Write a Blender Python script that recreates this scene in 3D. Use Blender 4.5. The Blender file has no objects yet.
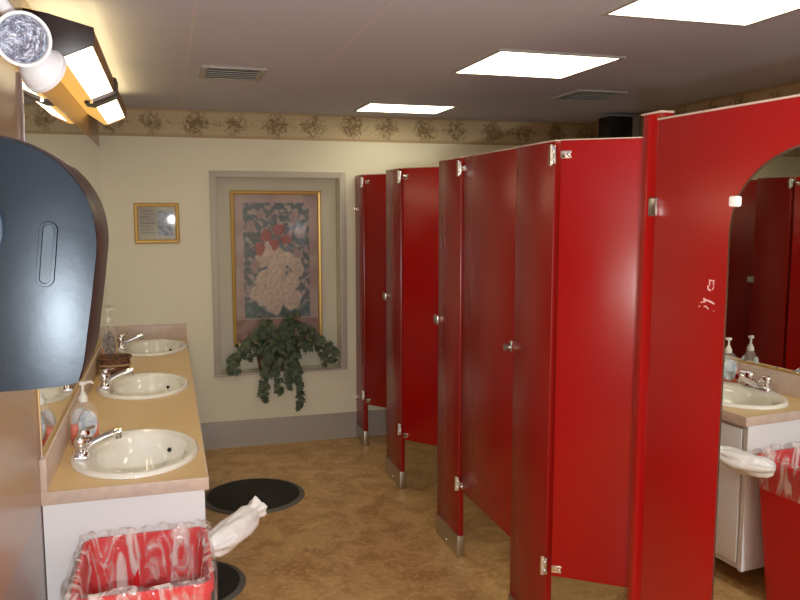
import bpy, bmesh, math, random
from mathutils import Vector, Matrix, noise
random.seed(7)
C = bpy.context.scene.collection
S = bpy.context.scene
PI = math.pi

# ---------------------------------------------------------------- materials
def mat(name, col, rough=.5, metal=0, spec=.5, emit=0, coat=0, trans=0, alpha=1, ior=1.45, bump=0, bscale=40, var=0, vscale=8, col2=None, ecol=None):
    m = bpy.data.materials.new(name); m.use_nodes = True
    nt = m.node_tree; b = nt.nodes['Principled BSDF']
    b.inputs['Base Color'].default_value = (*col, 1)
    b.inputs['Roughness'].default_value = rough
    b.inputs['Metallic'].default_value = metal
    b.inputs['Specular IOR Level'].default_value = spec
    b.inputs['IOR'].default_value = ior
    b.inputs['Coat Weight'].default_value = coat
    b.inputs['Transmission Weight'].default_value = trans
    b.inputs['Alpha'].default_value = alpha
    if emit:
        b.inputs['Emission Color'].default_value = (*(ecol or col), 1)
        b.inputs['Emission Strength'].default_value = emit
    tc = nt.nodes.new('ShaderNodeTexCoord')
    if var or col2:
        n = nt.nodes.new('ShaderNodeTexNoise'); n.inputs['Scale'].default_value = vscale; n.inputs['Detail'].default_value = 5
        nt.links.new(tc.outputs['Object'], n.inputs['Vector'])
        mx = nt.nodes.new('ShaderNodeMix'); mx.data_type = 'RGBA'
        c2 = col2 or tuple(c*(1-var) for c in col)
        mx.inputs['A'].default_value = (*col, 1); mx.inputs['B'].default_value = (*c2, 1)
        r = nt.nodes.new('ShaderNodeMapRange'); r.inputs['From Min'].default_value = .35; r.inputs['From Max'].default_value = .65
        nt.links.new(n.outputs['Fac'], r.inputs['Value']); nt.links.new(r.outputs['Result'], mx.inputs['Factor'])
        nt.links.new(mx.outputs['Result'], b.inputs['Base Color'])
    if bump:
        n2 = nt.nodes.new('ShaderNodeTexNoise'); n2.inputs['Scale'].default_value = bscale; n2.inputs['Detail'].default_value = 3
        nt.links.new(tc.outputs['Object'], n2.inputs['Vector'])
        bp = nt.nodes.new('ShaderNodeBump'); bp.inputs['Strength'].default_value = bump; bp.inputs['Distance'].default_value = .01
        nt.links.new(n2.outputs['Fac'], bp.inputs['Height']); nt.links.new(bp.outputs['Normal'], b.inputs['Normal'])
    return m

def vcol_mat(name, rough=.6):
    m = mat(name, (1, 1, 1), rough)
    nt = m.node_tree; a = nt.nodes.new('ShaderNodeVertexColor'); a.layer_name = 'Col'
    nt.links.new(a.outputs['Color'], nt.nodes['Principled BSDF'].inputs['Base Color'])
    return m

def nodes(m): return m.node_tree, m.node_tree.nodes['Principled BSDF']
def mnode(nt, op, a, b=None, c=None):
    n = nt.nodes.new('ShaderNodeMath'); n.operation = op
    for i, v in enumerate((a, b, c)):
        if v is None: continue
        if isinstance(v, (int, float)): n.inputs[i].default_value = v
        else: nt.links.new(v, n.inputs[i])
    return n.outputs[0]
def mixc(nt, f, a, b):
    n = nt.nodes.new('ShaderNodeMix'); n.data_type = 'RGBA'
    for k, v in (('Factor', f), ('A', a), ('B', b)):
        if isinstance(v, tuple): n.inputs[k].default_value = (*v, 1)
        elif isinstance(v, (int, float)): n.inputs[k].default_value = v
        else: nt.links.new(v, n.inputs[k])
    return n.outputs['Result']

M = {}
M['cream'] = mat('cream_paint', (.80, .75, .575), .5, bump=.05, bscale=120, var=.05, vscale=2)
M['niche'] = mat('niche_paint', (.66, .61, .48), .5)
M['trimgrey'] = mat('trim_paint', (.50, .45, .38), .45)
M['cove'] = mat('cove_vinyl', (.36, .31, .25), .45)
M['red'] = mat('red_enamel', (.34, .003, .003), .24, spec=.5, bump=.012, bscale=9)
M['red_dull'] = mat('red_enamel_reflect_tone', (.27, .006, .004), .27, spec=.55, bump=.012, bscale=9)  # same red enamel, darker and browner: wall reflection on stall fronts put into colour
M['chip'] = mat('chipped_pale_metal', (.75, .45, .42), .5)
M['steel'] = mat('brushed_steel', (.55, .52, .48), .32, metal=1)
M['chrome'] = mat('chrome', (.85, .85, .87), .07, metal=1)
M['mirror'] = mat('mirror_silver', (.86, .88, .84), .005, metal=1)
M['mirror_edge'] = mat('mirror_edge', (.45, .42, .36), .2, metal=1)
M['lam_top'] = mat('tan_laminate', (.80, .57, .28), .32, col2=(.74, .51, .235), vscale=3)
M['lam_edge'] = mat('pinkish_laminate', (.64, .50, .40), .4, col2=(.57, .44, .36), vscale=30)
M['white_lam'] = mat('white_laminate', (.78, .78, .78), .45)
M['dark'] = mat('dark_kick', (.03, .028, .025), .6)
M['porcelain'] = mat('porcelain', (.90, .87, .77), .08, coat=.5)
M['black_plastic'] = mat('black_plastic', (.004, .006, .010), .32, spec=.25, bump=.03, bscale=22)
M['black_plastic'].node_tree.nodes['Principled BSDF'].inputs['Specular Tint'].default_value = (.82, .91, 1, 1)
M['black_rim'] = mat('dark_rim_plastic', (.035, .02, .018), .35)
M['blackwin'] = mat('smoked_window', (.03, .045, .065), .12, spec=.8)
M['lampwhite'] = mat('lamp_white_plastic', (.72, .70, .70), .35)
M['wood'] = mat('amber_wood', (.36, .19, .06), .4, col2=(.25, .12, .04), vscale=12)
M['amberlit'] = mat('lit_amber_acrylic', (.45, .25, .07), .3, emit=.55, ecol=(1, .55, .12))
M['diff'] = mat('lit_diffuser', (1, .96, .80), .4, emit=4.5, ecol=(1, .90, .62))
M['tdiff'] = mat('lit_top_diffuser', (1, .9, .6), .4, emit=1.6, ecol=(1, .82, .42))
M['cdiff'] = mat('ceiling_diffuser', (1, .96, .80), .4, emit=4.5, ecol=(1, .93, .70))
M['goldframe'] = mat('gold_frame', (.62, .40, .12), .35, metal=.4)
M['glass'] = mat('clear_glass', (1, 1, 1), .03, trans=1, ior=1.3)
M['mat_rubber'] = mat('black_rubber', (.018, .016, .014), .7, bump=.2, bscale=90)
M['mat_edge'] = mat('worn_grey_rubber', (.14, .13, .11), .6)
M['can'] = mat('red_can_plastic', (.66, .012, .016), .35)
M['leaf'] = mat('ivy_leaf', (.028, .052, .020), .5, col2=(.10, .125, .06), vscale=22)
M['stem'] = mat('ivy_stem', (.07, .06, .03), .6)
M['pot'] = mat('brown_pot', (.13, .035, .022), .4)
M['soil'] = mat('soil', (.04, .025, .015), .9)
M['grille'] = mat('black_grille', (.008, .008, .009), .6)
M['grey_plastic'] = mat('grey_plastic', (.32, .33, .33), .5)
M['vent'] = mat('vent_grey', (.42, .40, .37), .5)
M['vent_dark'] = mat('vent_dark', (.10, .09, .085), .7)
M['clearp'] = mat('clear_plastic', (.92, .88, .78), .12, alpha=.16)
M['liquid'] = mat('orange_soap', (.85, .13, .05), .2)
M['amber'] = mat('amber_soap', (.62, .34, .12), .2)
M['label'] = mat('blue_grey_label', (.35, .42, .50), .5, col2=(.75, .76, .74), vscale=45)
M['label2'] = mat('dark_label', (.10, .09, .10), .5, col2=(.4, .33, .25), vscale=60)
M['whitep'] = mat('white_pump', (.85, .82, .74), .35)
M['wicker'] = mat('wicker', (.22, .10, .045), .6, col2=(.09, .035, .015), vscale=60, bump=.3, bscale=80)
M['wicker_light'] = mat('wicker_light', (.50, .30, .16), .6)
M['hole'] = mat('hole_black', (.01, .01, .01), .5)
M['art'] = vcol_mat('art_print')
M['partbeige'] = mat('side_wall_plain', (.42, .30, .21), .22)

# liner plastic: thin translucent film
def film(name, col, alpha, rough=.18):
    m = mat(name, col, rough, alpha=alpha, spec=.9, bump=.9, bscale=24)
    if alpha < .5:
        # creased film: pale opaque creases between nearly clear areas
        nt, b = nodes(m); tc = nt.nodes.new('ShaderNodeTexCoord'); mp = nt.nodes.new('ShaderNodeMapping')
        mp.inputs['Scale'].default_value = (16, 16, 5); nt.links.new(tc.outputs['Object'], mp.inputs[0])
        n = nt.nodes.new('ShaderNodeTexNoise'); n.inputs['Scale'].default_value = 1.0; n.inputs['Detail'].default_value = 4; n.inputs['Distortion'].default_value = 1.8
        nt.links.new(mp.outputs[0], n.inputs['Vector'])
        r = nt.nodes.new('ShaderNodeMapRange'); r.interpolation_type = 'SMOOTHSTEP'
        r.inputs['From Min'].default_value = .45; r.inputs['From Max'].default_value = .66; r.inputs['To Min'].default_value = .06; r.inputs['To Max'].default_value = .62
        nt.links.new(n.outputs['Fac'], r.inputs['Value']); nt.links.new(r.outputs['Result'], b.inputs['Alpha'])
    return m
M['liner'] = film('clear_liner_film', (.95, .86, .80), .24, .12)
M['tail'] = film('gathered_liner_film', (.86, .84, .80), .86, .3)

# ceiling with tile grid
m = mat('ceiling_tile', (.42, .385, .385), .8, bump=.15, bscale=200); M['ceil'] = m
nt, b = nodes(m)
tc = nt.nodes.new('ShaderNodeTexCoord'); sp = nt.nodes.new('ShaderNodeSeparateXYZ'); nt.links.new(tc.outputs['Object'], sp.inputs[0])
def gridline(out, off, step, w):
    a = mnode(nt, 'SUBTRACT', out, off); a = mnode(nt, 'DIVIDE', a, step)
    a = mnode(nt, 'FRACT', a); a = mnode(nt, 'SUBTRACT', a, .5); a = mnode(nt, 'ABSOLUTE', a)
    return mnode(nt, 'GREATER_THAN', a, .5 - w/step)
gx = gridline(sp.outputs[0], 1.13, .61, .006); gy = gridline(sp.outputs[1], 3.03, .61, .006)
g = mnode(nt, 'MAXIMUM', gx, gy)
nn = nt.nodes.new('ShaderNodeTexNoise'); nn.inputs['Scale'].default_value = 1.5; nt.links.new(tc.outputs['Object'], nn.inputs['Vector'])
base = mixc(nt, nn.outputs['Fac'], (.60, .61, .69), (.55, .55, .62))
nt.links.new(mixc(nt, g, base, (.64, .61, .64)), b.inputs['Base Color'])

# floor: mottled brown vinyl
m = mat('brown_vinyl', (.3, .17, .08), .32, bump=.04, bscale=30); M['floor'] = m
nt, b = nodes(m)
tc = nt.nodes.new('ShaderNodeTexCoord')
n1 = nt.nodes.new('ShaderNodeTexNoise'); n1.inputs['Scale'].default_value = 7; n1.inputs['Detail'].default_value = 6; n1.inputs['Distortion'].default_value = .8
n2 = nt.nodes.new('ShaderNodeTexVoronoi'); n2.inputs['Scale'].default_value = 9
n3 = nt.nodes.new('ShaderNodeTexNoise'); n3.inputs['Scale'].default_value = 40; n3.inputs['Detail'].default_value = 3
for n in (n1, n2, n3): nt.links.new(tc.outputs['Object'], n.inputs['Vector'])
f = mnode(nt, 'MULTIPLY_ADD', n1.outputs['Fac'], 3.0, -1.0)
f = mnode(nt, 'MINIMUM', mnode(nt, 'MAXIMUM', f, 0), 1)
c1 = mixc(nt, f, (.42, .225, .075), (.66, .42, .17))
f2 = mnode(nt, 'MULTIPLY', mnode(nt, 'GREATER_THAN', n3.outputs['Fac'], .56), .35)
c2 = mixc(nt, f2, c1, (.76, .54, .26))
f3 = mnode(nt, 'MULTIPLY', mnode(nt, 'LESS_THAN', n2.outputs['Distance'], .12), .35)
nt.links.new(mixc(nt, f3, c2, (.30, .17, .065)), b.inputs['Base Color'])

# wallpaper border: axis = 0 (runs along x) or 1 (runs along y)
def border(axis):
    m = mat('wallpaper_border_%s' % 'xy'[axis], (.5, .4, .25), .6)
    nt, b = nodes(m)
    tc = nt.nodes.new('ShaderNodeTexCoord'); sp = nt.nodes.new('ShaderNodeSeparateXYZ'); nt.links.new(tc.outputs['Object'], sp.inputs[0])
    h = sp.outputs[axis]; z = sp.outputs[2]
    n = nt.nodes.new('ShaderNodeTexNoise'); n.inputs['Scale'].default_value = 26; n.inputs['Detail'].default_value = 4; n.inputs['Distortion'].default_value = 1.6
    nt.links.new(tc.outputs['Object'], n.inputs['Vector'])
    s = mnode(nt, 'SINE', mnode(nt, 'MULTIPLY', h, 2*PI/.27))
    s2 = mnode(nt, 'SINE', mnode(nt, 'MULTIPLY', h, 2*PI/.54))
    dz = mnode(nt, 'ABSOLUTE', mnode(nt, 'SUBTRACT', z, 2.257))
    env = mnode(nt, 'SUBTRACT', mnode(nt, 'MULTIPLY_ADD', s, .13, mnode(nt, 'MULTIPLY', s2, .04)), mnode(nt, 'MULTIPLY', dz, 2.6))
    v = mnode(nt, 'ADD', n.outputs['Fac'], env)
    k = mnode(nt, 'MULTIPLY', mnode(nt, 'SUBTRACT', v, .375), 4.0); k = mnode(nt, 'MINIMUM', mnode(nt, 'MAXIMUM', k, 0), 1)
    col = mixc(nt, k, (.56, .45, .27), (.24, .16, .075))
    l = mnode(nt, 'GREATER_THAN', dz, .074)
    col = mixc(nt, mnode(nt, 'MULTIPLY', l, .6), col, (.42, .29, .14))
    nt.links.new(col, b.inputs['Base Color'])
    return m
M['border_x'] = border(0); M['border_y'] = border(1)

# left wall: glossy, tan above, pinkish below about .73 m
m = mat('two_tone_gloss_wall', (.4, .3, .2), .25); M['leftwall'] = m
nt, b = nodes(m)
tc = nt.nodes.new('ShaderNodeTexCoord'); sp = nt.nodes.new('ShaderNodeSeparateXYZ'); nt.links.new(tc.outputs['Object'], sp.inputs[0])
k = mnode(nt, 'MINIMUM', mnode(nt, 'MAXIMUM', mnode(nt, 'MULTIPLY', mnode(nt, 'SUBTRACT', sp.outputs[2], .74), 40), 0), 1)
nt.links.new(mixc(nt, k, (.36, .28, .25), (.42, .29, .19)), b.inputs['Base Color'])

# ---------------------------------------------------------------- mesh helpers
class MB:
    def __init__(s): s.bm = bmesh.new()
    def box(s, a, b, bev=0, rot=None, pivot=None):
        x0, y0, z0 = a; x1, y1, z1 = b
        r = bmesh.ops.create_cube(s.bm, size=1)
        vs = r['verts']
        for v in vs:
            v.co = Vector(((x0+x1)/2 + v.co.x*(x1-x0), (y0+y1)/2 + v.co.y*(y1-y0), (z0+z1)/2 + v.co.z*(z1-z0)))
        if bev:
            es = set(e for v in vs for e in v.link_edges)
            rr = bmesh.ops.bevel(s.bm, geom=list(es), offset=bev, segments=2, profile=.5, affect='EDGES')
            vs = list(set(rr['verts']) | set(v for v in vs if v.is_valid))
        if rot is not None:
            p = Vector(pivot) if pivot else Vector(((x0+x1)/2, (y0+y1)/2, (z0+z1)/2))
            for v in vs: v.co = rot @ (v.co - p) + p
        return s
    def prism(s, pts, axis, a, b, bev=0):
        def P(p, t):
            if axis == 'x': return (t, p[0], p[1])
            if axis == 'y': return (p[0], t, p[1])
            return (p[0], p[1], t)
        v0 = [s.bm.verts.new(P(p, a)) for p in pts]; v1 = [s.bm.verts.new(P(p, b)) for p in pts]
        n = len(pts); fs = [s.bm.faces.new(v0), s.bm.faces.new(v1[::-1])]
        for i in range(n): fs.append(s.bm.faces.new((v0[i], v1[i], v1[(i+1) % n], v0[(i+1) % n])))
        if bev:
            bmesh.ops.bevel(s.bm, geom=list(set(fs[0].edges) | set(fs[1].edges)), offset=bev, segments=2, profile=.5, affect='EDGES')
        return s
    def lathe(s, prof, o, d=(0, 0, 1), n=32, sx=1, sy=1):
        d = Vector(d).normalized(); q = Vector((0, 0, 1)).rotation_difference(d); o = Vector(o)
        rings = []
        for r, z in prof:
            if r < 1e-6: rings.append([s.bm.verts.new(o + q @ Vector((0, 0, z)))])
            else: rings.append([s.bm.verts.new(o + q @ Vector((r*sx*math.cos(2*PI*i/n), r*sy*math.sin(2*PI*i/n), z))) for i in range(n)])
        s.bridge(rings); return s
    def bridge(s, rings, closed=True):
        for A, B in zip(rings, rings[1:]):
            n = max(len(A), len(B)); m = n if closed else n-1
            for i in range(m):
                j = (i+1) % n
                if len(A) == 1 and len(B) == 1: continue
                if len(A) == 1: s.bm.faces.new((A[0], B[i], B[j]))
                elif len(B) == 1: s.bm.faces.new((A[i], B[0], A[j]))
                else: s.bm.faces.new((A[i], B[i], B[j], A[j]))
    def rings(s, L):
        R = [[s.bm.verts.new(p) for p in ring] for ring in L]; s.bridge(R); return R
    def tube(s, path, rad, n=12, cap=True):
        path = [Vector(p) for p in path]; R = []
        up = Vector((0, 0, 1))
        for i, p in enumerate(path):
            t = (path[min(i+1, len(path)-1)] - path[max(i-1, 0)]).normalized()
            a = t.cross(up)
            if a.length < .05: a = t.cross(Vector((1, 0, 0)))
            a.normalize(); b = t.cross(a)
            r = rad[i] if isinstance(rad, (list, tuple)) else rad
            R.append([s.bm.verts.new(p + r*(a*math.cos(2*PI*k/n) + b*math.sin(2*PI*k/n))) for k in range(n)])
        s.bridge(R)
        if cap: s.bm.faces.new(R[0]); s.bm.faces.new(R[-1])
        return s
    def face(s, pts): s.bm.faces.new([s.bm.verts.new(p) for p in pts]); return s
    def build(s, name, m, parent=None, smooth=True, ang=35):
        bmesh.ops.recalc_face_normals(s.bm, faces=s.bm.faces)
        me = bpy.data.meshes.new(name); s.bm.to_mesh(me); s.bm.free()
        me.materials.append(m)
        if smooth:
            me.shade_smooth()
            me.set_sharp_from_angle(angle=math.radians(ang))
        o = bpy.data.objects.new(name, me); C.objects.link(o)
        if parent is not None:
            o.parent = parent
            inv = Vector(root_loc(parent))
            # geometry is written in world coordinates: shift to the thing's base
            me.transform(Matrix.Translation(-inv))
        return o
def root_loc(o):
    v = Vector((0, 0, 0))
    while o is not None: v += Vector(o.location); o = o.parent
    return v
def tag(o, label=None, cat=None, group=None, kind=None):
    if label: o['label'] = label
    if cat: o['category'] = cat
    if group: o['group'] = group
    if kind: o['kind'] = kind
    return o
def thing(name, loc, label, cat, group=None):
    o = bpy.data.objects.new(name, None); C.objects.link(o); o.location = loc
    o.empty_display_size = .05
    return tag(o, label, cat, group)
def struct(o): o['kind'] = 'structure'; return o
def box(name, a, b, m, parent=None, bev=0):
    return MB().box(a, b, bev).build(name, m, parent)
def copy_tree(o, parent=None):
    c = o.copy(); C.objects.link(c); c.parent = parent
    for ch in [x for x in bpy.data.objects if x.parent == o]: copy_tree(ch, c)
    return c

# ---------------------------------------------------------------- the setting
YF = 5.524; ZC = 2.344; XR = 3.60; YB = -1.6
struct(box('floor', (-.1, YB, -.1), (XR+.1, YF+.3, 0), M['floor']))
struct(box('ceiling', (-.1, YB, ZC), (XR+.1, YF+.3, ZC+.1), M['ceil']))
struct(box('wall_left', (-.1, YB, 0), (0, YF+.3, ZC), M['leftwall']))
struct(box('wall_right', (XR, YB, 0), (XR+.1, YF+.3, ZC), M['cream']))
struct(box('wall_back', (0, YB-.1, 0), (XR, YB, ZC), M['cream']))
NX0, NX1, NZ0, NZ1, ND = .735, 1.600, .530, 1.905, .15
w = MB()
w.box((0, YF, 0), (NX0, YF+.1, ZC)).box((NX1, YF, 0), (XR, YF+.1, ZC))
w.box((NX0, YF, 0), (NX1, YF+.1, NZ0)).box((NX0, YF, NZ1), (NX1, YF+.1, ZC))
wf = struct(w.build('wall_far', M['cream'], smooth=False))
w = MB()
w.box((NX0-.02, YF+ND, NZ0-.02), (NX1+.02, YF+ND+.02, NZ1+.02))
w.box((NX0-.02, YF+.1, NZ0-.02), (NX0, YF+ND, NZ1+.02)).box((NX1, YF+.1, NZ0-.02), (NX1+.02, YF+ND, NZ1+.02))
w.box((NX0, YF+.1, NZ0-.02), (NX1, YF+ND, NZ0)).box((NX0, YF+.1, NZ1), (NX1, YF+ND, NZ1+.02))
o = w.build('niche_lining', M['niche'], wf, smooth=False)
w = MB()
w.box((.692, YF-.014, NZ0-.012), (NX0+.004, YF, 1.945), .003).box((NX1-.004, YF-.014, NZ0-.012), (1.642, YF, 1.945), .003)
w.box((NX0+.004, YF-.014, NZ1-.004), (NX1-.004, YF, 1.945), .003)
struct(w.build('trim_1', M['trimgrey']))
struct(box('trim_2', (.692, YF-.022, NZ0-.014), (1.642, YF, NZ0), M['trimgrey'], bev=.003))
struct(box('trim_3', (0, YF-.003, 2.163), (XR, YF, ZC), M['border_x']))
struct(box('trim_4', (XR-.003, YB, 2.163), (XR, YF-.003, ZC), M['border_y']))
struct(MB().prism([(YF, 0), (YF-.014, 0), (YF-.008, .02), (YF-.006, .18), (YF, .19)], 'x', .50, XR-.006).build('baseboard_far', M['cove']))
struct(MB().box((XR-.006, YB, 0), (XR, YF, .19)).build('baseboard_right', M['cove']))
struct(MB().box((0, YB, 0), (.006, 2.575, .12)).build('baseboard_left', M['cove']))
struct(MB().box((.006, YB, 0), (XR-.006, YB+.006, .12)).build('baseboard_back', M['cove']))
# a closed white door in the wall behind the camera
struct(box('door_1', (1.9, YB, 0), (2.75, YB+.03, 2.05), M['white_lam'], bev=.004))

# ---------------------------------------------------------------- ceiling lights
def ceil_light(x0, x1, y0, y1, label):
    t = thing('ceiling_light', ((x0+x1)/2, (y0+y1)/2, ZC), label, 'ceiling light', 'ceiling lights')
    f = MB(); k = .018
    f.box((x0, y0, ZC-.008), (x0+k, y1, ZC)).box((x1-k, y0, ZC-.008), (x1, y1, ZC))
    f.box((x0+k, y0, ZC-.008), (x1-k, y0+k, ZC)).box((x0+k, y1-k, ZC-.008), (x1-k, y1, ZC))
    f.build('frame', M['vent'], t)
    box('diffuser', (x0+k, y0+k, ZC-.006), (x1-k, y1-k, ZC-.001), M['cdiff'], t)
ceil_light(1.752, 2.352, 3.08, 3.655, 'glowing square ceiling light, middle one of the row above the stalls')
ceil_light(1.63, 2.225, 4.80, 5.22, 'glowing ceiling light nearest the far wall')
ceil_light(1.845, 2.44, 1.84, 2.44, 'large bright ceiling light cut off by the top edge above the mirror panel')

def vent(x0, x1, y0, y1, label):
    t = thing('ceiling_vent', ((x0+x1)/2, (y0+y1)/2, ZC), label, 'vent')
    f = MB(); k = .03; z0 = ZC-.012
    f.box((x0, y0, z0), (x0+k, y1, ZC), .002).box((x1-k, y0, z0), (x1, y1, ZC), .002)
    f.box((x0+k, y0, z0), (x1-k, y0+k, ZC), .002).box((x0+k, y1-k, z0), (x1-k, y1, ZC), .002)
    f.build('frame', M['vent'], t)
    box('backing', (x0+k, y0+k, ZC-.003), (x1-k, y1-k, ZC), M['vent_dark'], t)
    n = 5
    for i in range(n):
        yy = y0+k + (i+.5)*(y1-y0-2*k)/n
        MB().box((x0+k, yy-.018, ZC-.012), (x1-k, yy+.018, ZC-.009), rot=Matrix.Rotation(math.radians(24), 3, 'X')).build('slat', M['vent'], t)
vent(.585, .885, 3.80, 4.13, 'grey louvred ceiling vent near the far wall above the vanity side')
vent(2.62, 2.93, 3.96, 4.31, 'grey louvred ceiling vent above the stalls left of the speaker')

# ---------------------------------------------------------------- vanity bar light
t = thing('bar_light', (0, 3.7, 2.2), 'long vanity bar light with glowing diffusers on wall above mirror', 'light fixture')
Y0, Y1 = 2.74, 4.80
outer = [(.0, 2.300), (.070, 2.286), (.199, 2.250), (.199, 2.205), (.120, 2.152), (.05, 2.135), (.0, 2.135)]
inner = [(.0, 2.290), (.065, 2.276), (.186, 2.243)]
MB().prism([(.001, 2.302), (.072, 2.290), (.206, 2.255), (.206, 2.202), (.108, 2.158), (.085, 2.158), (.001, 2.215)], 'y', Y0-.012, Y0, .002).build('end_cap', M['black_rim'], t)
MB().prism([(.001, 2.302), (.072, 2.290), (.206, 2.255), (.206, 2.202), (.108, 2.158), (.085, 2.158), (.001, 2.215)], 'y', Y1, Y1+.012, .002).build('end_cap', M['wood'], t)
box('side_rail', (.196, Y0, 2.203), (.204, Y1, 2.252), M['wood'], t, .001)
MB().prism([(.104, 2.172), (.108, 2.160), (.086, 2.160), (.001, 2.217), (.001, 2.224), (.088, 2.168)], 'y', Y0, Y1).build('amber_side_panel', M['amberlit'], t)
for a, c in ((Y0+.002, 3.77), (3.93, Y1-.002)):
    MB().prism([(.198, 2.212), (.198, 2.206), (.107, 2.166), (.107, 2.172)], 'y', a, c).build('diffuser', M['diff'], t)
MB().prism([(.001, 2.240), (.19, 2.240), (.19, 2.236), (.001, 2.236)], 'y', Y0+.002, Y1-.002).build('top_diffuser', M['tdiff'], t)
st = MB().prism([(.074, 2.152), (.108, 2.148), (.210, 2.193), (.212, 2.262), (.198, 2.266), (.199, 2.206), (.106, 2.164), (.084, 2.164)], 'y', 3.765, 3.935, .002).build('strap', M['black_rim'], t)
MB().box((.100, 3.757, 2.146), (.112, 3.765, 2.158)).build('clasp', M['chrome'], st)

# ---------------------------------------------------------------- wide vanity mirror
t = thing('wall_mirror', (0, 4.05, .905), 'wide frameless mirror on the left wall above the sinks', 'mirror')
box('mirror_glass', (.0, 2.612, .908), (.006, YF-.002, 2.082), M['mirror'], t)
box('edge_strip', (.0, 2.600, .904), (.009, 2.612, 2.086), M['chrome'], t, .001)
box('bottom_channel', (.006, 2.612, .904), (.010, YF-.002, .912), M['goldframe'], t)

# ---------------------------------------------------------------- countertop, cabinet
W = .513; ZT = .797; YN = 2.585
sinks = [(.272, 2.925), (.268, 4.055), (.285, 5.195)]
AX, AY = .222, .285
t = thing('countertop', (0, YN, .76), 'long tan laminate countertop with pinkish edge and low backsplash holding the sinks', 'countertop')
top = MB(); bm = top.bm
ys = [YN+.004, 3.49, 4.62, YF]
for (cx, cy), ya, yb in zip(sinks, ys, ys[1:]):
    x0, x1 = 0.0, W-.004
    angs = set(2*PI*i/64 for i in range(64))
    for X, Y in ((x0, ya), (x0, yb), (x1, ya), (x1, yb)): angs.add(math.atan2(Y-cy, X-cx) % (2*PI))
    angs = sorted(angs); L = []
    for a in angs:
        c, s_ = math.cos(a), math.sin(a)
        r = 1/math.sqrt((c/(AX-.02))**2 + (s_/(AY-.02))**2)
        tt = min([(x1-cx)/c if c > 1e-9 else 9e9, (x0-cx)/c if c < -1e-9 else 9e9, (yb-cy)/s_ if s_ > 1e-9 else 9e9, (ya-cy)/s_ if s_ < -1e-9 else 9e9])
        L.append(((cx+r*c, cy+r*s_), (cx+tt*c, cy+tt*s_)))
    R = top.rings([[(o_[0], o_[1], .763) for _, o_ in L], [(i_[0], i_[1], .763) for i_, _ in L],
                   [(i_[0], i_[1], ZT) for i_, _ in L], [(o_[0], o_[1], ZT) for _, o_ in L]])
bmesh.ops.remove_doubles(bm, verts=bm.verts, dist=1e-5)
top.build('worktop', M['lam_top'], t, ang=30)
e = MB(); e.box((W-.004, YN, .755), (W, YF, ZT+.0005), .0008).box((0, YN, .755), (W-.004, YN+.004, ZT+.0005), .0008)
e.build('edge_band', M['lam_edge'], t)
box('backsplash', (0, YN, ZT), (.02, YF-.02, .903), M['lam_edge'], t, .002)
box('end_splash', (0, YF-.02, ZT), (W, YF, .903), M['lam_edge'], t, .002)

t = thing('vanity_cabinet', (0, YN, 0), 'white laminate cabinet under the long countertop', 'cabinet')
b_ = MB(); b_.box((.003, YN+.003, .10), (.497, YN+.023, .755)).box((.003, YN+.023, .10), (.485, YF-.02, .12)).box((.003, YF-.02, 0.19), (.497, YF, .755))
b_.build('body', M['white_lam'], t, smooth=False)
box('face_frame', (.475, YN+.023, .12), (.487, YF-.02, .755), M['white_lam'], t)
box('toe_kick', (.003, YN+.08, 0), (.155, YF-.02, .10), M['dark'], t)
nd = 6; L = (YF-.05-(YN+.03))/nd
for i in range(nd):
    ya = YN+.03+i*L
    d = box('door', (.488, ya+.004, .13), (.500, ya+L-.004, .735), M['white_lam'], t, .002)
    yy = ya + (L-.05 if i % 2 == 0 else .05)
    MB().tube([(.500, yy, .60), (.522, yy, .605), (.522, yy, .675), (.500, yy, .68)], .004, 8).build('handle', M['steel'], d)

# ---------------------------------------------------------------- sinks and faucets
SK = ['oval white sink nearest the camera set in the tan counter', 'oval white sink in the middle of the three on the counter', 'oval white sink farthest away next to the end splash']
FK = ['chrome two-handle faucet on the sink nearest the camera', 'chrome two-handle faucet on the middle sink beside the basket', 'chrome two-handle faucet on the farthest sink']
def ell(cx, cy, ax, ay, z, n=64): return [(cx+ax*math.cos(2*PI*i/n), cy+ay*math.sin(2*PI*i/n), z) for i in range(n)]
def make_sink(cx, cy):
    t = thing('sink', (cx, cy, ZT), SK[0], 'sink', 'oval sinks along the counter')
    b_ = MB(); q = .024
    b_.rings([ell(cx, cy, AX, AY, ZT+.001), ell(cx, cy, AX-.002, AY-.002, ZT+.010), ell(cx, cy, AX-.010, AY-.010, ZT+.016), ell(cx, cy, AX-.020, AY-.020, ZT+.014),
        ell(cx+q*.8, cy, AX-.055, AY-.040, ZT+.010), ell(cx+q, cy, AX-.062, AY-.047, ZT+.002), ell(cx+q, cy, AX-.070, AY-.058, ZT-.03),
        ell(cx+q, cy, AX-.088, AY-.085, ZT-.075), ell(cx+q, cy, AX-.125, AY-.145, ZT-.115), ell(cx+q, cy, .045, .055, ZT-.132), ell(cx+q, cy, .024, .024, ZT-.135)])
    b_.build('basin', M['porcelain'], t, ang=60)
    MB().lathe([(0, .004), (.018, .004), (.021, .0), (.026, -.002), (.026, -.006), (0, -.006)], (cx+q, cy, ZT-.132), n=24).build('drain', M['chrome'], t)
    MB().lathe([(0, .004), (.0085, .003), (.0085, -.006), (0, -.006)], (cx+q+.64*(AX-.079), cy+.77*(AY-.074), ZT-.046), d=(-.6, -.6, .5), n=16).build('overflow_hole', M['hole'], t)
    return t
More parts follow.
